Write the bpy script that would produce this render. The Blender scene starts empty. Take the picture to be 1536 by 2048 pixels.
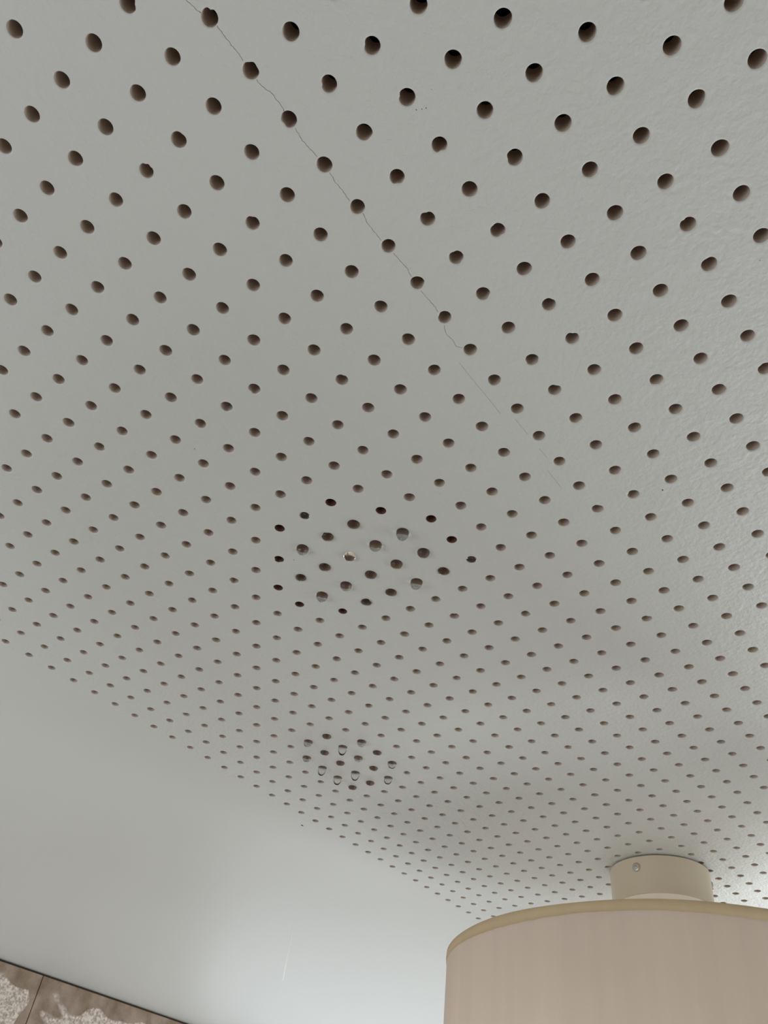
import bpy, bmesh, math, random
from mathutils import Matrix, Vector
random.seed(7)
SC = bpy.context.scene
COL = SC.collection
U = 0.025          # hole spacing of the ceiling board (25 mm)
H = 2.40           # ceiling height

# ------------------------------------------------------------------ camera
cam = bpy.data.cameras.new('camera'); camo = bpy.data.objects.new('camera', cam); COL.objects.link(camo)
cam.sensor_fit = 'VERTICAL'; cam.sensor_height = 36.0; cam.lens = 1569.1 * 36 / 2048
cam.clip_start = 0.01
RR = ((0.618366, 0.7779551, -0.1113977), (0.593583, -0.3694378, 0.714965), (0.5150561, -0.5082338, -0.6902287))
CC = (-0.0807285, 6.0640685, 14.9643639)
def W(a, b, z=0.0):            # lattice coordinates (z = spacings below the ceiling) -> metres
    return Vector((a * U, -b * U, H - z * U))
rx = Vector((RR[0][0], -RR[0][1], -RR[0][2])); up = -Vector((RR[1][0], -RR[1][1], -RR[1][2])); bk = -Vector((RR[2][0], -RR[2][1], -RR[2][2]))
m = Matrix((rx, up, bk)).transposed().to_4x4(); m.translation = W(*CC); camo.matrix_world = m
SC.camera = camo

# ------------------------------------------------------------------ view, world, daylight
SC.view_settings.view_transform = 'Standard'; SC.view_settings.look = 'None'
SC.view_settings.exposure = 0.17; SC.view_settings.gamma = 1.0; SC.view_settings.use_curve_mapping = False
SC.cycles.max_bounces = 10; SC.cycles.diffuse_bounces = 6; SC.cycles.transmission_bounces = 8
world = bpy.data.worlds.new('world'); SC.world = world; world.use_nodes = True
world.node_tree.nodes['Background'].inputs[0].default_value = (0.80, 0.88, 1.0, 1)
world.node_tree.nodes['Background'].inputs[1].default_value = 1.0
X0, X1, Y0, Y1 = -1.00, 2.90, -1.20, 65.6 * U
def area(name, loc, rot, sx, sy, power, col):
    l = bpy.data.lights.new(name, 'AREA'); l.shape = 'RECTANGLE'; l.size = sx; l.size_y = sy; l.energy = power; l.color = col
    o = bpy.data.objects.new(name, l); COL.objects.link(o); o.location = loc; o.rotation_euler = rot; return o
WIN1 = dict(x0=1.40, x1=2.82, z0=1.62, z1=2.32)      # high window in the stone-tiled wall, beyond the lamp
WIN2 = dict(x0=0.9, x1=2.4, z0=0.9, z1=2.1)          # window in the wall to the right
WIN4 = dict(y0=-0.40, y1=0.80, z0=0.75, z1=1.75)     # wide window in the wall beyond the lamp, lower down
FILL_WIN5 = dict(y0=0.90, y1=1.50, z0=1.45, z1=2.15)      # small dim window added in the far corner, brightens ceiling beside the canopy
FILL_WIN3 = dict(y0=0.1, y1=1.4, z0=0.9, z1=2.0)         # unseen window added behind the camera as fill for shade and ceiling
def win_area(name, w, p, rot, power, col):
    ks = sorted(k for k in w if k[0] in 'xy'); c = (w[ks[0]] + w[ks[1]]) / 2; s = w[ks[1]] - w[ks[0]]; h = w['z1'] - w['z0']; zc = (w['z0'] + w['z1']) / 2
    if ks[0] == 'y0': area(name, (p, c, zc), (0, rot, 0), h, s, power, col)
    else: area(name, (c, p, zc), (rot, 0, 0), s, h, power, col)
PW = (3.0, 14, 12, 42, 0.6)
win_area('daylight_window_1', WIN1, Y1 + 0.10, math.radians(-90), PW[0], (0.93, 1.0, 0.98))
win_area('daylight_window_2', WIN2, Y0 - 0.10, math.radians(90), PW[1], (0.95, 1.0, 0.98))
win_area('daylight_window_4', WIN4, X1 + 0.10, math.radians(90), PW[3], (0.95, 1.0, 0.98))
win_area('fill_light_5', FILL_WIN5, X1 + 0.10, math.radians(90), PW[4], (0.95, 1.0, 0.98))
win_area('fill_light_3', FILL_WIN3, X0 - 0.10, math.radians(-90), PW[2], (0.95, 1.0, 0.98))

# ------------------------------------------------------------------ materials
def srgb(r, g, b):
    f = lambda c: (c / 255 / 12.92) if c / 255 <= 0.04045 else ((c / 255 + 0.055) / 1.055) ** 2.4
    return (f(r), f(g), f(b), 1)
def mat(name, col, rough=0.6, spec=0.5, **k):
    M = bpy.data.materials.new(name); M.use_nodes = True
    p = M.node_tree.nodes['Principled BSDF']; p.inputs['Base Color'].default_value = col
    p.inputs['Roughness'].default_value = rough; p.inputs['Specular IOR Level'].default_value = spec
    for a, v in k.items(): p.inputs[a].default_value = v
    return M
def N(M, t): return M.node_tree.nodes.new(t)
def L(M, a, b): M.node_tree.links.new(a, b)
def bump(M, src, dist, strength=1.0, link=True):
    b = N(M, 'ShaderNodeBump'); b.inputs['Distance'].default_value = dist; b.inputs['Strength'].default_value = strength
    L(M, src, b.inputs['Height'])
    if link: L(M, b.outputs[0], M.node_tree.nodes['Principled BSDF'].inputs['Normal'])
    return b
def noise(M, scale, detail=3, rough=0.5, coord='Object', mapscale=None):
    t = N(M, 'ShaderNodeTexCoord'); n = N(M, 'ShaderNodeTexNoise'); n.inputs['Scale'].default_value = scale
    n.inputs['Detail'].default_value = detail; n.inputs['Roughness'].default_value = rough
    if mapscale:
        mp = N(M, 'ShaderNodeMapping'); mp.inputs['Scale'].default_value = mapscale
        L(M, t.outputs[coord], mp.inputs[0]); L(M, mp.outputs[0], n.inputs['Vector'])
    else: L(M, t.outputs[coord], n.inputs['Vector'])
    return n
def mathn(M, op, a, b=None, c=None):
    n = N(M, 'ShaderNodeMath'); n.operation = op
    for i, v in enumerate((a, b, c)):
        if v is None: continue
        if isinstance(v, (int, float)): n.inputs[i].default_value = v
        else: L(M, v, n.inputs[i])
    return n.outputs[0]
def maprange(M, v, a, b, c=0.0, d=1.0):
    n = N(M, 'ShaderNodeMapRange'); L(M, v, n.inputs[0])
    for i, x in enumerate((a, b, c, d)): n.inputs[i + 1].default_value = x
    return n.outputs[0]
def mix(M, f, a, b):
    n = N(M, 'ShaderNodeMix'); n.data_type = 'RGBA'
    if isinstance(f, (int, float)): n.inputs[0].default_value = f
    else: L(M, f, n.inputs[0])
    for i, v in ((6, a), (7, b)):
        if isinstance(v, tuple): n.inputs[i].default_value = v
        else: L(M, v, n.inputs[i])
    return n.outputs[2]

M_paint = mat('satin_ceiling_paint', srgb(210, 213, 213), 0.48, 0.5)
n1 = noise(M_paint, 300, 2, 0.5); n2 = noise(M_paint, 90, 2, 0.5)
bump(M_paint, mathn(M_paint, 'ADD', n1.outputs[0], mathn(M_paint, 'MULTIPLY', n2.outputs[0], 1.2)), 0.0006, 1.0)
M_margin = mat('satin_ceiling_paint_smooth', srgb(210, 213, 213), 0.48, 0.5)
bump(M_margin, noise(M_margin, 150, 2, 0.5).outputs[0], 0.00015, 1.0)
M_hole = mat('raw_gypsum_hole_wall', srgb(190, 176, 165), 0.9, 0.2)
M_dark = mat('dark_fleece', srgb(38, 32, 30), 0.95, 0.1)
M_wet = mat('wet_gypsum', srgb(112, 82, 70), 0.4, 0.5)
M_damp = mat('damp_gypsum', srgb(168, 146, 130), 0.6, 0.3)
M_crack = mat('crack_line', srgb(112, 108, 102), 0.9, 0.1)
M_mark = mat('speck_and_hole_mark', srgb(70, 66, 64), 0.9, 0.1)
M_scratch = mat('pale_scratch', srgb(235, 234, 228), 0.4, 0.5)
M_water = mat('clear_water', (1, 1, 1, 1), 0.0, 0.5, **{'Transmission Weight': 1.0, 'IOR': 1.333})

M_canopy = mat('cream_lacquered_metal', srgb(214, 202, 182), 0.35, 0.5)
M_canopyb = mat('white_metal_lit_tone', srgb(250, 248, 242), 0.2, 0.5)  # underside colour raised above the canopy's to imitate light falling on it
M_screw = mat('screw_metal', srgb(200, 196, 188), 0.3, 0.5, Metallic=0.6)
M_cord = mat('white_cable', srgb(225, 222, 214), 0.5)
M_bulb = mat('frosted_bulb_glass', srgb(240, 238, 232), 0.4)

def fabric(name, col, trans):
    M = mat(name, col, 0.75, 0.3)
    w = noise(M, 1.0, 4, 0.6, 'Object', (60, 60, 0.6)); st = maprange(M, w.outputs[0], 0.3, 0.7)
    c2 = tuple(x * 0.95 for x in col[:3]) + (1,)
    cc = mix(M, st, c2, col)
    p = M.node_tree.nodes['Principled BSDF']; L(M, cc, p.inputs['Base Color'])
    fine = noise(M, 1.0, 2, 0.5, 'Object', (1400, 1400, 900)); bump(M, fine.outputs[0], 0.0002, 0.6)
    t = N(M, 'ShaderNodeBsdfTranslucent'); L(M, cc, t.inputs[0])
    ms = N(M, 'ShaderNodeMixShader'); ms.inputs[0].default_value = trans
    L(M, p.outputs[0], ms.inputs[1]); L(M, t.outputs[0], ms.inputs[2])
    L(M, ms.outputs[0], M.node_tree.nodes['Material Output'].inputs[0]); return M
M_shade = fabric('pinkish_beige_shade_fabric', srgb(238, 224, 214), 0.45)
M_liner = fabric('added_white_lining', srgb(245, 240, 230), 0.45)  # unseen white lining, added to bounce light up to the canopy underside
M_trim = fabric('folded_tan_shade_edge', srgb(228, 206, 170), 0.2)

# stone-look wall tile: brown cloudy border around a pale granular field
TW, TH = 0.60, 0.30
XJ, ZT = 40.168 * U, H - 0.004
TSEED = 31.0
def tile_material():
    M = mat('brown_stone_tile', (1, 1, 1, 1), 0.45, 0.5)
    g = N(M, 'ShaderNodeNewGeometry'); s = N(M, 'ShaderNodeSeparateXYZ'); L(M, g.outputs['Position'], s.inputs[0])
    tc = N(M, 'ShaderNodeTexCoord')
    along = mathn(M, 'ADD', s.outputs[0], s.outputs[1])     # walls run along X or Y
    along = mathn(M, 'SUBTRACT', along, XJ + Y1)
    fu = mathn(M, 'MULTIPLY', mathn(M, 'FRACT', mathn(M, 'DIVIDE', along, TW)), TW)
    du = mathn(M, 'MINIMUM', mathn(M, 'MULTIPLY', fu, 0.7), mathn(M, 'MULTIPLY', mathn(M, 'SUBTRACT', TW, fu), 1.5))
    down = mathn(M, 'SUBTRACT', ZT, s.outputs[2])
    fv = mathn(M, 'MULTIPLY', mathn(M, 'FRACT', mathn(M, 'DIVIDE', down, TH)), TH)
    dv = mathn(M, 'MINIMUM', fv, mathn(M, 'SUBTRACT', TH, fv))
    d = mathn(M, 'MINIMUM', du, dv)
    nz = noise(M, 10, 1.2, 0.4, 'Object', (1.0, 1.0, 1.4))
    nz.noise_dimensions = '4D'; nz.inputs['W'].default_value = TSEED; dd = mathn(M, 'ADD', d, maprange(M, nz.outputs[0], 0.3, 0.7, -0.028, 0.028))
    mask = maprange(M, dd, 0.029, 0.033)
    nb = noise(M, 26, 4, 0.6, 'Object'); ns = noise(M, 7, 3, 0.5, 'Object', (6, 6, 1.0))
    brown = mix(M, maprange(M, nb.outputs[0], 0.35, 0.65), srgb(120, 100, 82), srgb(160, 141, 127))
    brown = mix(M, maprange(M, ns.outputs[0], 0.45, 0.7, 0, 0.5), brown, srgb(140, 120, 98))
    v = noise(M, 190, 2, 0.6, 'Object')
    pale = mix(M, maprange(M, v.outputs[0], 0.36, 0.64), srgb(158, 142, 132), srgb(222, 211, 202))
    p = M.node_tree.nodes['Principled BSDF']; L(M, mix(M, mask, brown, pale), p.inputs['Base Color'])
    hgt = mathn(M, 'MULTIPLY', mask, v.outputs[0])
    bump(M, hgt, 0.0012, 0.8); return M
M_tile = tile_material()
M_pale = mat('pale_wall_tile', srgb(192, 184, 174), 0.35, 0.5)
M_grout = mat('dark_grout', srgb(96, 84, 74), 0.9, 0.2)
M_floor = mat('beige_floor_tile', srgb(150, 136, 122), 0.45, 0.5)
fn = noise(M_floor, 8, 4, 0.6); L(M_floor, mix(M_floor, fn.outputs[0], srgb(132, 118, 104), srgb(170, 156, 142)), M_floor.node_tree.nodes['Principled BSDF'].inputs['Base Color'])
M_plaster = mat('grey_white_plaster', srgb(200, 198, 190), 0.8, 0.3); bump(M_plaster, noise(M_plaster, 120, 3).outputs[0], 0.0003)
M_frame = mat('white_window_frame', srgb(228, 228, 225), 0.4)
M_glass = bpy.data.materials.new('window_glass'); M_glass.use_nodes = True
_t = N(M_glass, 'ShaderNodeBsdfTransparent'); _g = N(M_glass, 'ShaderNodeBsdfGlossy'); _g.inputs['Roughness'].default_value = 0.02
_m = N(M_glass, 'ShaderNodeMixShader'); _m.inputs[0].default_value = 0.06
L(M_glass, _t.outputs[0], _m.inputs[1]); L(M_glass, _g.outputs[0], _m.inputs[2]); L(M_glass, _m.outputs[0], M_glass.node_tree.nodes['Material Output'].inputs[0])

# ------------------------------------------------------------------ mesh helpers
def mesh_obj(name, verts, faces, mats, parent=None, mi=None, smooth=None, loc=None):
    me = bpy.data.meshes.new(name); me.from_pydata([tuple(v) for v in verts], [], faces)
    for mm in (mats if isinstance(mats, (list, tuple)) else [mats]): me.materials.append(mm)
    if mi is not None: me.polygons.foreach_set('material_index', mi)
    if smooth is True: me.polygons.foreach_set('use_smooth', [True] * len(faces))
    elif smooth: me.polygons.foreach_set('use_smooth', smooth)
    me.update(); o = bpy.data.objects.new(name, me); COL.objects.link(o)
    if parent: o.parent = parent
    if loc is not None: o.location = loc
    return o
def tag(o, label=None, cat=None, group=None, kind=None):
    for k, v in (('label', label), ('category', cat), ('group', group), ('kind', kind)):
        if v: o[k] = v
    return o
def box(lst, x0, x1, y0, y1, z0, z1):
    V, F = lst; n = len(V)
    V += [(x0, y0, z0), (x1, y0, z0), (x1, y1, z0), (x0, y1, z0), (x0, y0, z1), (x1, y0, z1), (x1, y1, z1), (x0, y1, z1)]
    F += [(n, n + 3, n + 2, n + 1), (n + 4, n + 5, n + 6, n + 7), (n, n + 1, n + 5, n + 4), (n + 1, n + 2, n + 6, n + 5), (n + 2, n + 3, n + 7, n + 6), (n + 3, n, n + 4, n + 7)]
def lathe(prof, seg=64, cap0=False, cap1=False):
    """prof: list of (radius, z); a radius of 0 closes to one vertex"""
    V, F = [], []; rings = []
    for r, z in prof:
        if r < 1e-7: rings.append([len(V)]); V.append((0, 0, z))
        else:
            rings.append(list(range(len(V), len(V) + seg)))
            V += [(r * math.cos(2 * math.pi * k / seg), r * math.sin(2 * math.pi * k / seg), z) for k in range(seg)]
    for A, B in zip(rings, rings[1:]):
        for k in range(seg):
            a, a2 = A[k % len(A)], A[(k + 1) % len(A)]; b, b2 = B[k % len(B)], B[(k + 1) % len(B)]
            f = [a]
            for q in (a2, b2, b):
                if q not in f: f.append(q)
            if len(f) > 2: F.append(tuple(f))
    if cap0: F.append(tuple(reversed(rings[0])))
    if cap1: F.append(tuple(rings[-1]))
    return V, F
def fix_normals(o):
    bm = bmesh.new(); bm.from_mesh(o.data); bmesh.ops.recalc_face_normals(bm, faces=bm.faces); bm.to_mesh(o.data); bm.free(); return o
def tube(pts, r, seg=8):
    V, F = [], []
    for i, p in enumerate(pts):
        p = Vector(p); d = (Vector(pts[min(i + 1, len(pts) - 1)]) - Vector(pts[max(i - 1, 0)])).normalized()
        s = d.cross(Vector((0, 0, 1)) if abs(d.z) < 0.9 else Vector((1, 0, 0))).normalized(); t = d.cross(s)
        V += [p + r * (math.cos(2 * math.pi * k / seg) * s + math.sin(2 * math.pi * k / seg) * t) for k in range(seg)]
        if i:
            n = (i - 1) * seg
            F += [(n + k, n + (k + 1) % seg, n + seg + (k + 1) % seg, n + seg + k) for k in range(seg)]
    F.append(tuple(range(seg - 1, -1, -1))); F.append(tuple(range(len(V) - seg, len(V)))); return V, F

# ------------------------------------------------------------------ ceiling: perforated plasterboard, really perforated
CO = [[-0.014529, 0.0134], [0.048712, -0.158914], [0.027609, -0.030739], [-0.040598, 0.288711], [-0.136028, 0.019221], [0.070136, -0.031086],
      [0.173172, 0.309986], [-0.037095, 0.061457], [0.009158, 0.378054], [0.182257, -0.009913]]
def hole_centre(a, b):         # the punched rows wander by a few millimetres
    s = (min(max(a, -4), 45) - 15) / 20; t = (min(max(b, -23), 9) + 7) / 15
    da = db = 0; k = 0
    for i in range(4):
        for j in range(4 - i):
            w = s ** i * t ** j; da += w * CO[k][0]; db += w * CO[k][1]; k += 1
    return a + da, b + db
AMIN, AMAX, BMIN, BMAX = -12, 66, -21, 20
WET = {(10, -6), (11, -5), (12, -4), (13, -4), (10, -8), (11, -9), (12, -10), (13, -10), (14, -9), (10, -7), (14, -4)}
D1 = [(12, -5, .30), (11, -6, .12), (11, -7, .12), (11, -8, .21), (12, -6, .24), (12, -7, .15), (13, -5, .19), (12, -8, .10), (13, -6, .17), (13, -7, .12),
      (14, -5, .08), (12, -9, .07), (13, -8, .20), (14, -6, .27), (13, -9, .24), (14, -7, .09), (14, -8, .07)]
D2 = [(20, -15, .13), (20, -16, .23), (21, -16, .12), (21, -15, .36), (21, -14, .21), (21, -17, .20), (22, -16, .13), (22, -15, .18), (22, -14, .11), (23, -14, .24),
      (22, -17, .35), (23, -15, .12), (23, -16, .34), (23, -17, .33), (24, -15, .28), (24, -16, .14), (24, -17, .13)]
DROPPED = {(a, b) for a, b, h in D1 + D2}
SEG = 32
def build_ceiling():
    V, F, MI, SM = [], [], [], []
    ang = [2 * math.pi * k / SEG for k in range(SEG)]
    sq = []
    for t in ang:
        c, s = math.cos(t), math.sin(t); q = 0.5 / max(abs(c), abs(s)); sq.append((c * q, s * q))
    rnd = random.Random(3)
    for a in range(AMIN, AMAX + 1):
        for b in range(BMIN, BMAX + 1):
            ca, cb = hole_centre(a, b); n = len(V)
            ph, am, ph2 = rnd.uniform(0, 6.28), rnd.uniform(0.0, 0.022), rnd.uniform(0, 6.28)
            rad = [1 + am * math.cos(2 * t + ph) + am * 0.6 * math.cos(3 * t + ph2) for t in ang]
            chip = rnd.random() < (0.55 if b in (0, 1) and a < 16 else 0.14)
            mod = [1.0] * SEG
            if chip:
                for _ in range(rnd.choice((1, 1, 2))):
                    k0 = rnd.randrange(SEG); w = rnd.choice((1, 2, 2)); amp = rnd.uniform(0.08, 0.22)
                    for k in range(-w, w + 1): mod[(k0 + k) % SEG] -= amp * (1 - abs(k) / (w + 1))
            dk = rnd.uniform(-0.004, 0.004)
            wet = (a, b) in WET or (a, b) in DROPPED
            wm = 4 if (a, b) in DROPPED else (3 if (a, b) in WET else 1)
            for x, y in sq: V.append(W(a + x, b + y, 0))
            for R_, z, md in ((0.184, 0, 0), (0.168, -0.003, .3), (0.154, -0.011, 1), (0.149 + dk, -0.022, 1), (0.147 + dk, -0.095, 0.4), (0.146 + dk, -0.72, 0)):
                for t, rr, mo in zip(ang, rad, mod):
                    q = R_ * rr * (1 - md * (1 - mo)); V.append(W(ca + q * math.cos(t), cb + q * math.sin(t), z))
            V.append(W(ca, cb, -0.72))
            for ring in range(6):
                A, B = n + ring * SEG, n + (ring + 1) * SEG
                mi = 0 if ring < 4 else wm
                for k in range(SEG):
                    k2 = (k + 1) % SEG; F.append((A + k, A + k2, B + k2, B + k)); MI.append(mi); SM.append(ring > 0)
            c0 = n + 6 * SEG; ce = n + 7 * SEG
            for k in range(SEG): F.append((c0 + k, c0 + (k + 1) % SEG, ce)); MI.append(wm if wet else 2); SM.append(False)
    # plain margins around the perforated field
    xa, xb, ya, yb = X0 / U, X1 / U, -(Y1 + 0.012) / U, -Y0 / U
    def quad(a0, a1, b0, b1):
        n = len(V); V.extend([W(a0, b0), W(a1, b0), W(a1, b1), W(a0, b1)]); F.append((n, n + 1, n + 2, n + 3)); MI.append(5); SM.append(False)
    quad(xa, xb, ya, BMIN - .5); quad(xa, xb, BMAX + .5, yb); quad(xa, AMIN - .5, BMIN - .5, BMAX + .5); quad(AMAX + .5, xb, BMIN - .5, BMAX + .5)
    o = mesh_obj('ceiling', V, F, [M_paint, M_hole, M_dark, M_wet, M_damp, M_margin], None, MI, SM)
    return tag(o, 'white perforated plasterboard ceiling with rows of small round holes', kind='structure')
ceiling = build_ceiling()

def ribbon(pts, w0, w1, z0, jitter=0.0, rnd=random):
    """low, narrow ridge following pts (lattice), lying on the underside of the ceiling"""
    P = []
    for (a0, b0), (a1, b1) in zip(pts, pts[1:]):
        n = max(2, int(math.hypot(a1 - a0, b1 - b0) / 0.035))
        for k in range(n): P.append((a0 + (a1 - a0) * k / n, b0 + (b1 - b0) * k / n))
    P.append(pts[-1]); V, F = [], []
    for i, p in enumerate(P):
        q0, q1 = P[max(i - 1, 0)], P[min(i + 1, len(P) - 1)]; dx, dy = q1[0] - q0[0], q1[1] - q0[1]; l = math.hypot(dx, dy); nx, ny = -dy / l, dx / l
        w = (w0 + (w1 - w0) * i / (len(P) - 1)) * rnd.uniform(0.8, 1.2) / 2; j = rnd.uniform(-jitter, jitter)
        c = (p[0] + nx * j, p[1] + ny * j)
        V += [W(c[0] - nx * w, c[1] - ny * w, -0.001), W(c[0], c[1], z0), W(c[0] + nx * w, c[1] + ny * w, -0.001)]
        if i:
            n = len(V) - 6; F += [(n, n + 1, n + 4, n + 3), (n + 1, n + 2, n + 5, n + 4)]
    return V, F
CR = [[(-1.2, -.05), (-.8, -.12), (-0.46, -0.08), (-0.23, -0.04), (-0.17, -0.02)], [(0.13, 0.06), (0.28, 0.06), (0.48, 0.05), (0.67, 0.06), (0.79, 0.04)],
      [(1.15, 0.01), (1.24, 0.01), (1.36, 0.04), (1.52, 0.09), (1.61, 0.07), (1.72, 0.08), (1.83, 0.05)], [(2.17, 0.01), (2.42, -0.03), (2.64, -0.01), (2.80, -0.01)],
      [(3.17, 0.0), (3.39, -0.04), (3.62, -0.03), (3.82, -0.05)], [(4.17, 0.0), (4.38, -0.05), (4.62, -0.05), (4.83, -0.06)], [(5.19, -0.02), (5.41, -0.01), (5.63, 0.01), (5.82, -0.04)],
      [(6.2, -0.06), (6.45, -0.06), (6.61, -0.04), (6.83, -0.06)], [(7.17, -0.15), (7.38, -0.24), (7.59, -0.21), (7.76, -0.24), (7.88, -0.16)],
      [(8.18, -0.43), (8.52, -0.44), (9.03, -0.44), (9.46, -0.44), (9.93, -0.45)], [(10.25, -0.24), (10.51, -0.24), (10.83, -0.24)], [(11.37, -0.24), (11.77, -0.24)], [(12.11, -0.43), (12.29, -0.44), (12.87, -0.45)]]
for i, c in enumerate(CR):
    V, F = ribbon(c, 0.014 if i < 9 else 0.008, 0.014 if i < 9 else 0.008, 0.002, 0.008 if i < 9 else 0.001, random.Random(i))
    o = mesh_obj('crack', V, F, M_crack, ceiling); o['label'] = 'thin dark crack along the board joint'
V, F = ribbon([(47.4, -43.77), (45.5, -41.8), (43.48, -39.67), (40.9, -36.93), (38.79, -34.72), (37.29, -33.12)], 0.085, 0.02, 0.012, 0, random.Random(5))
o = mesh_obj('scratch', V, F, M_scratch, ceiling); o['label'] = 'pale curved scratch in the plain margin'
for a, b, r in [(3.25, 2.02, .014), (3.30, 2.11, .012), (3.33, 2.18, .014), (3.14, 2.44, .008), (14.25, 1.64, .03), (9.47, 5.8, .012), (11.26, -8.58, .02), (6.52, -7.77, .02), (26.1, -22.0, .09)]:  # last mark is a half-filled hole, its dark opening given as colour
    V, F = lathe([(0, 0.004 * U * -1), (r * U * .7, -0.003 * U), (r * U, 0.0005 * U)], 10)
    o = mesh_obj('ceiling_mark', V, F, M_mark, ceiling, loc=W(a, b, 0)); o.scale = (1.0, 0.6, 1)

# ------------------------------------------------------------------ walls, floor, windows
def tiled_wall(name, axis, pos, lo, hi, inward, hole=None, tmat=None):
    """slabs standing proud of a grout bed; axis 'x' = wall runs along X at y=pos, inward = +-1 towards the room"""
    g = ([], []); t = ([], []); th, gap = 0.008, 0.0016
    def bx(l, u0, u1, z0, z1, d0, d1):
        p0, p1 = pos - inward * d0, pos - inward * d1; p0, p1 = min(p0, p1), max(p0, p1)
        if axis == 'x': box(l, u0, u1, p0, p1, z0, z1)
        else: box(l, p0, p1, u0, u1, z0, z1)
    holes = [] if hole is None else (hole if isinstance(hole, list) else [hole])
    def cut(u0, u1, z0, z1, fn, i=0):
        if i >= len(holes): fn(u0, u1, z0, z1); return
        h = holes[i]
        if u1 <= h[0] or u0 >= h[1] or z1 <= h[2] or z0 >= h[3]: cut(u0, u1, z0, z1, fn, i + 1); return
        if u0 < h[0]: cut(u0, h[0], z0, z1, fn, i + 1)
        if u1 > h[1]: cut(h[1], u1, z0, z1, fn, i + 1)
        m0, m1 = max(u0, h[0]), min(u1, h[1])
        if z0 < h[2]: cut(m0, m1, z0, h[2], fn, i + 1)
        if z1 > h[3]: cut(m0, m1, h[3], z1, fn, i + 1)
    cut(lo - 0.02, hi + 0.02, 0, H + 0.02, lambda a, b, c, d: bx(g, a, b, c, d, th + .001, 0.09))
    org = XJ if axis == 'x' else XJ + Y1 - pos
    k0 = math.floor((lo - org) / TW)
    rows = int(H / TH) + 1
    for k in range(k0, k0 + int((hi - lo) / TW) + 3):
        for r in range(rows):
            u0, u1 = max(org + k * TW + gap / 2, lo), min(org + (k + 1) * TW - gap / 2, hi)
            z1, z0 = ZT - r * TH - gap / 2, max(ZT - (r + 1) * TH + gap / 2, 0)
            if u1 - u0 < 0.004 or z1 - z0 < 0.004: continue
            cut(u0, u1, z0, z1, lambda a, b, c, d: bx(t, a, b, c, d, 0, th + .002))
    V = g[0] + t[0]; F = g[1] + [tuple(i + len(g[0]) for i in f) for f in t[1]]
    o = mesh_obj(name, V, F, [M_grout, tmat or M_tile], None, [0] * len(g[1]) + [1] * len(t[1]))
    bv = o.modifiers.new('edge', 'BEVEL'); bv.width = 0.0009; bv.segments = 2; bv.limit_method = 'ANGLE'
    return tag(o, kind='structure')
tag(tiled_wall('wall_back', 'x', Y1, X0, X1, -1, (WIN1['x0'], WIN1['x1'], WIN1['z0'], WIN1['z1'])), 'wall of brown and pale speckled stone tiles meeting the ceiling')
tag(tiled_wall('wall_right', 'y', X1, Y0, Y1, -1, [(w['y0'], w['y1'], w['z0'], w['z1']) for w in (WIN4, FILL_WIN5)], tmat=M_pale), 'tiled wall with the window beyond the lamp')
tag(tiled_wall('wall_left', 'y', X0, Y0, Y1, 1, (FILL_WIN3['y0'], FILL_WIN3['y1'], FILL_WIN3['z0'], FILL_WIN3['z1']), tmat=M_pale), 'tiled wall behind the camera')
tag(tiled_wall('wall_front', 'x', Y0, X0, X1, 1, (WIN2['x0'], WIN2['x1'], WIN2['z0'], WIN2['z1']), tmat=M_pale), 'tiled wall with the smaller window')
l = ([], []); box(l, X0 - .1, X1 + .1, Y0 - .1, Y1 + .1, -.1, 0); tag(mesh_obj('floor', l[0], l[1], M_floor), 'beige tiled floor', kind='structure')
def window(name, axis, u0, u1, z0, z1, p0, p1, mull):
    fr, gl = ([], []), ([], [])
    def bx(l, a, b, c, d, e, f):
        if axis == 'y': box(l, e, f, a, b, c, d)
        else: box(l, a, b, e, f, c, d)
    w = 0.05
    bx(fr, u0, u1, z0, z0 + w, p0, p1); bx(fr, u0, u1, z1 - w, z1, p0, p1); bx(fr, u0, u0 + w, z0 + w, z1 - w, p0, p1); bx(fr, u1 - w, u1, z0 + w, z1 - w, p0, p1)
    for mu in mull: bx(fr, mu - .02, mu + .02, z0 + w, z1 - w, p0, p1)
    pm = (p0 + p1) / 2; bx(gl, u0 + w, u1 - w, z0 + w, z1 - w, pm - .002, pm + .002)
    r = mesh_obj(name, fr[0], fr[1], M_frame); bv = r.modifiers.new('edge', 'BEVEL'); bv.width = .004; bv.segments = 2
    mesh_obj('pane', gl[0], gl[1], M_glass, r); return tag(r, kind='structure')
tag(window('window_1', 'x', WIN1['x0'], WIN1['x1'], WIN1['z0'], WIN1['z1'], Y1 + .02, Y1 + .07, []), 'white framed window beyond the lamp')
tag(window('window_2', 'x', WIN2['x0'], WIN2['x1'], WIN2['z0'], WIN2['z1'], Y0 - .07, Y0 - .02, [1.65]), 'white framed smaller window')

tag(window('window_4', 'y', WIN4['y0'], WIN4['y1'], WIN4['z0'], WIN4['z1'], X1 + .02, X1 + .07, [0.20]), 'wide white framed window beyond the lamp')
tag(window('added_window_5', 'y', FILL_WIN5['y0'], FILL_WIN5['y1'], FILL_WIN5['z0'], FILL_WIN5['z1'], X1 + .02, X1 + .07, []), 'small white framed corner window, added to brighten the ceiling')
tag(window('added_window_3', 'y', FILL_WIN3['y0'], FILL_WIN3['y1'], FILL_WIN3['z0'], FILL_WIN3['z1'], X0 - .07, X0 - .02, [0.75]), 'white framed window added behind the camera as fill light')

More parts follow.
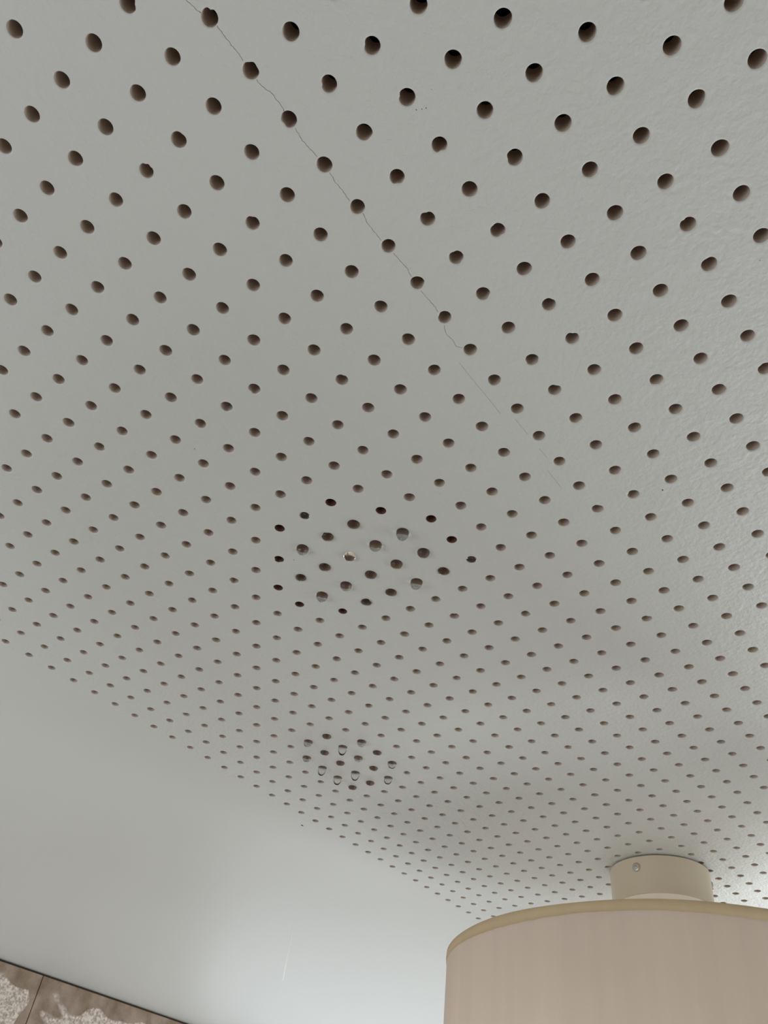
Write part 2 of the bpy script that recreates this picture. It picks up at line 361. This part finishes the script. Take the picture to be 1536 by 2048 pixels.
# ------------------------------------------------------------------ ceiling lamp
CA, CB = 37.387, -9.056
lamp = bpy.data.objects.new('ceiling_lamp', None); COL.objects.link(lamp); lamp.location = W(CA, CB, 0)
tag(lamp, 'ceiling lamp with a large pinkish beige fabric drum shade and round cream canopy', 'lamp')
rc, hc, gp = 2.252 * U, 1.70 * U, 0.07 * U
prof = [(0.0, -gp), (rc * .90, -gp), (rc - .0006, -gp), (rc, -gp - .0006), (rc, -hc + .0022), (rc - .0006, -hc + .0007), (rc - .0022, -hc)]
V, F = lathe(prof, 128); o = fix_normals(mesh_obj('canopy', V, F, M_canopy, lamp, smooth=True)); canopy = o
md = canopy.modifiers.new('split', 'EDGE_SPLIT'); md.split_angle = math.radians(40)
V, F = lathe([(rc - .0022, -hc), (rc * .9, -hc - .0010), (rc * .6, -hc - .0030), (rc * .2, -hc - .0042), (0.006, -hc - .0044)], 96)
o = fix_normals(mesh_obj('canopy_underside', V, F, M_canopyb, canopy, smooth=True)); o['label'] = 'white underside, colour raised to look lit'
V, F = lathe([(rc * .86, 0), (rc * .86, -gp - .001)], 64, True, True); o = mesh_obj('mounting_plate', V, F, M_dark, canopy)
for an in (-177.0, -57.0, 63.0):
    t = math.radians(an); d = Vector((math.cos(t), -math.sin(t), 0)); p = d * rc + Vector((0, 0, -0.55 * U))
    V, F = lathe([(0, .0024), (.0012, .0022), (.0012, .0014), (.0024, .0022), (.0042, .0017), (.0050, .0006), (.0050, -.0015)], 28)
    q = d.to_track_quat('Z', 'Y').to_matrix()
    s = fix_normals(mesh_obj('screw', [q @ Vector(v) + p for v in V], F, M_screw, canopy, smooth=True)); s['label'] = 'small round silver screw on the canopy side'
ds = W(37.291, -9.254, 0) - W(CA, CB, 0)
rs, zt, hs, th = 9.589 * U, -4.50 * U, 0.215, 0.0012
def ringwall(r0, r1, z0, z1, seg=192):
    V, F = lathe([(r0, z0), (r0, z1), (r1, z1), (r1, z0), (r0, z0)], seg); return V, F
V, F = lathe([(rs, zt - .0004), (rs + .0001, zt - hs * .5), (rs, zt - hs), (rs - th, zt - hs), (rs - th, zt - .0004), (rs, zt - .0004)], 192)
shade = mesh_obj('lamp_shade', V, F, [M_shade, M_liner], lamp, [1 if 3 * 192 <= i < 4 * 192 else 0 for i in range(len(F))], smooth=True, loc=ds); fix_normals(shade); e = shade.modifiers.new('split', 'EDGE_SPLIT'); e.split_angle = math.radians(40)
rd = random.Random(2)
V, F = [], []
SG = 240
for k in range(SG):
    t = 2 * math.pi * k / SG; lo = 0.0098 + 0.0009 * math.sin(5 * t) + rd.uniform(-.0003, .0003); hi = 0.0006 + 0.0003 * math.sin(9 * t + 1)
    for r, z in ((rs - th - .0008, zt - lo), (rs - th - .0008, zt + hi - .0004), (rs - .0006, zt + hi), (rs + .0006, zt + hi - .0006), (rs + .0009, zt - lo * .5), (rs + .0003, zt - lo)):
        V.append((r * math.cos(t), r * math.sin(t), z))
for k in range(SG):
    a, b = k * 6, ((k + 1) % SG) * 6
    for j in range(6): F.append((a + j, b + j, b + (j + 1) % 6, a + (j + 1) % 6))
trim = mesh_obj('top_edge_band', V, F, M_trim, shade, smooth=True); fix_normals(trim); trim['label'] = 'folded olive-tan band round the top rim of the shade'
# cord, fitter ring with three arms, holder and bulb
V, F = tube([(0, 0, -hc), (ds.x * .5, ds.y * .5, -hc - .02), (ds.x, ds.y, zt - .035)], .0045, 16); mesh_obj('stem', V, F, M_cord, lamp, smooth=True)
for an in (20, 140, 260):
    t = math.radians(an); V, F = tube([(ds.x + .018 * math.cos(t), ds.y + .018 * math.sin(t), zt - .035), (ds.x + .12 * math.cos(t), ds.y + .12 * math.sin(t), zt - .035), (ds.x + (rs - th) * math.cos(t), ds.y + (rs - th) * math.sin(t), zt - .006)], .0014, 8)
    mesh_obj('spider_arm', V, F, M_cord, lamp, smooth=True)
V, F = lathe([(.0, zt - .025), (.014, zt - .026), (.02, zt - .032), (.02, zt - .085), (.0165, zt - .09), (0, zt - .09)], 32); mesh_obj('bulb_holder', V, F, M_cord, lamp, smooth=True, loc=ds)
V, F = lathe([(.0, zt - .088), (.013, zt - .09), (.014, zt - .10), (.022, zt - .118), (.029, zt - .138), (.028, zt - .155), (.018, zt - .168), (0, zt - .173)], 32); mesh_obj('bulb', V, F, M_bulb, lamp, smooth=True, loc=ds)

# ------------------------------------------------------------------ water droplets hanging from the holes
def drop_mesh(h, rnd, shallow=False):
    """closed body of water: flat top a little way up the hole, waist at the rim, round belly below"""
    rim = 0.183; seg = 40; prof = [(0, .45), (.13, .45), (.156, .44), (.156, .06), (.158, .035), (.166, .015), (rim, .002), (rim + .001, -.003)]
    if shallow: prof = [(0, .05), (.10, .047), (.140, .042), (.1465, .034), (.152, .02), (.166, .010)] + prof[-2:]
    n = 16
    for k in range(1, n):
        t = k / n * math.pi / 2
        prof.append(((rim + .001) * math.cos(t) ** (0.82 if h > .2 else 0.9), -.003 - (h - .003) * math.sin(t)))
    prof.append((0, -h))
    V, F = lathe([(r * U, z * U) for r, z in prof], seg)
    lean, ld = rnd.uniform(0, .10) * h, rnd.uniform(0, 6.28)
    sq = rnd.uniform(-.015, .015)
    out = []
    for x, y, z in V:
        k = max(0, -z / (h * U)); out.append((x * (1 + sq * k) + lean * k * U * math.cos(ld), y * (1 - sq * k) + lean * k * U * math.sin(ld), z))
    return out, F
PL1 = {(12, -5): 'tall clear water droplet with pale lower half, upper right corner of the nearer wet cluster',
 (11, -6): 'shallow water droplet at the top middle edge of the nearer wet cluster',
 (11, -7): 'shallow water droplet on the upper left edge of the nearer cluster, above the silvery one',
 (11, -8): 'plump water droplet at the far left corner of the nearer wet cluster',
 (12, -6): 'round plump water droplet between the tallest droplet and the silvery one, nearer cluster',
 (12, -7): 'bright silvery water droplet in the nearer wet cluster',
 (13, -5): 'plump water droplet just below the tall corner droplet of the nearer cluster',
 (12, -8): 'small dark water droplet just below left of the silvery one in the nearer cluster',
 (13, -6): 'round water droplet right of the middle of the nearer wet cluster',
 (13, -7): 'shallow purplish brown droplet in the very middle of the nearer wet cluster',
 (14, -5): 'flat water droplet at the right-hand corner of the nearer wet cluster',
 (12, -9): 'small dark droplet with a white glint, lower left edge of the nearer wet cluster',
 (13, -8): 'plump droplet with a bright tip in the lower left inner row of the nearer cluster',
 (14, -6): 'tall droplet with pale belly on the lower right edge of the nearer wet cluster',
 (13, -9): 'pointed droplet hanging at the lower left corner of the nearer wet cluster',
 (14, -7): 'small dark droplet with a glint on the lower right edge of the nearer cluster',
 (14, -8): 'flat dark droplet at the lowest point of the nearer wet cluster'}
PL2 = {(20, -15): 'small dark droplet at the very top of the farther wet cluster near the lamp',
 (20, -16): 'short droplet with a dark rounded tip, upper left of the farther wet cluster',
 (21, -16): 'flat dark droplet between two taller ones in the upper left of the farther cluster',
 (21, -15): 'long clear finger-like droplet in the upper middle of the farther wet cluster',
 (21, -14): 'medium brownish droplet at the upper right of the farther wet cluster',
 (21, -17): 'pale short droplet on the left edge of the farther wet cluster',
 (22, -16): 'flat droplet with a curved bright rim in the middle of the farther wet cluster',
 (22, -15): 'medium brownish droplet right of the middle of the farther wet cluster',
 (22, -14): 'flat blurred dark droplet on the upper right edge of the farther wet cluster',
 (23, -14): 'medium droplet with a dark tip at the right-hand corner of the farther wet cluster',
 (22, -17): 'long clear finger-like droplet on the lower left edge of the farther wet cluster',
 (23, -15): 'shallow ringed droplet in the right inner row of the farther wet cluster',
 (23, -16): 'long clear droplet with dark outline, lower middle of the farther wet cluster',
 (23, -17): 'long faint droplet with an almost invisible tip on the lower left of the farther cluster',
 (24, -15): 'long droplet with a dark rounded tip at the lower right corner of the farther cluster',
 (24, -16): 'short blurred dark droplet on the lower edge of the farther cluster, second from the right',
 (24, -17): 'short dark droplet at the lowest point of the farther wet cluster'}
rdp = random.Random(11)
for D, PL, grp in ((D1, PL1, 'water droplets of the nearer wet cluster'), (D2, PL2, 'water droplets of the farther wet cluster')):
    for a, b, h in D:
        ca, cb = hole_centre(a, b); V, F = drop_mesh(h, rdp, (a, b) == (12, -7))
        o = fix_normals(mesh_obj('water_droplet', V, F, M_water, smooth=True, loc=W(ca, cb, 0)))
        tag(o, PL[(a, b)], 'water droplet', grp)
for (a, b), lab in (((10, -7), 'glinting water film half filling the hole above left of the nearer cluster'), ((14, -4), 'streaky water film in the hole just right of the nearer cluster')):
    ca, cb = hole_centre(a, b)
    V, F = lathe([(r * U, z * U) for r, z in [(0, .06), (.12, .056), (.1455, .04), (.1465, .024), (.12, .016), (.06, .006), (0, .002)]], 32)
    tag(fix_normals(mesh_obj('water_film', V, F, M_water, smooth=True, loc=W(ca, cb, 0))), lab, 'water', 'water films inside ceiling holes')
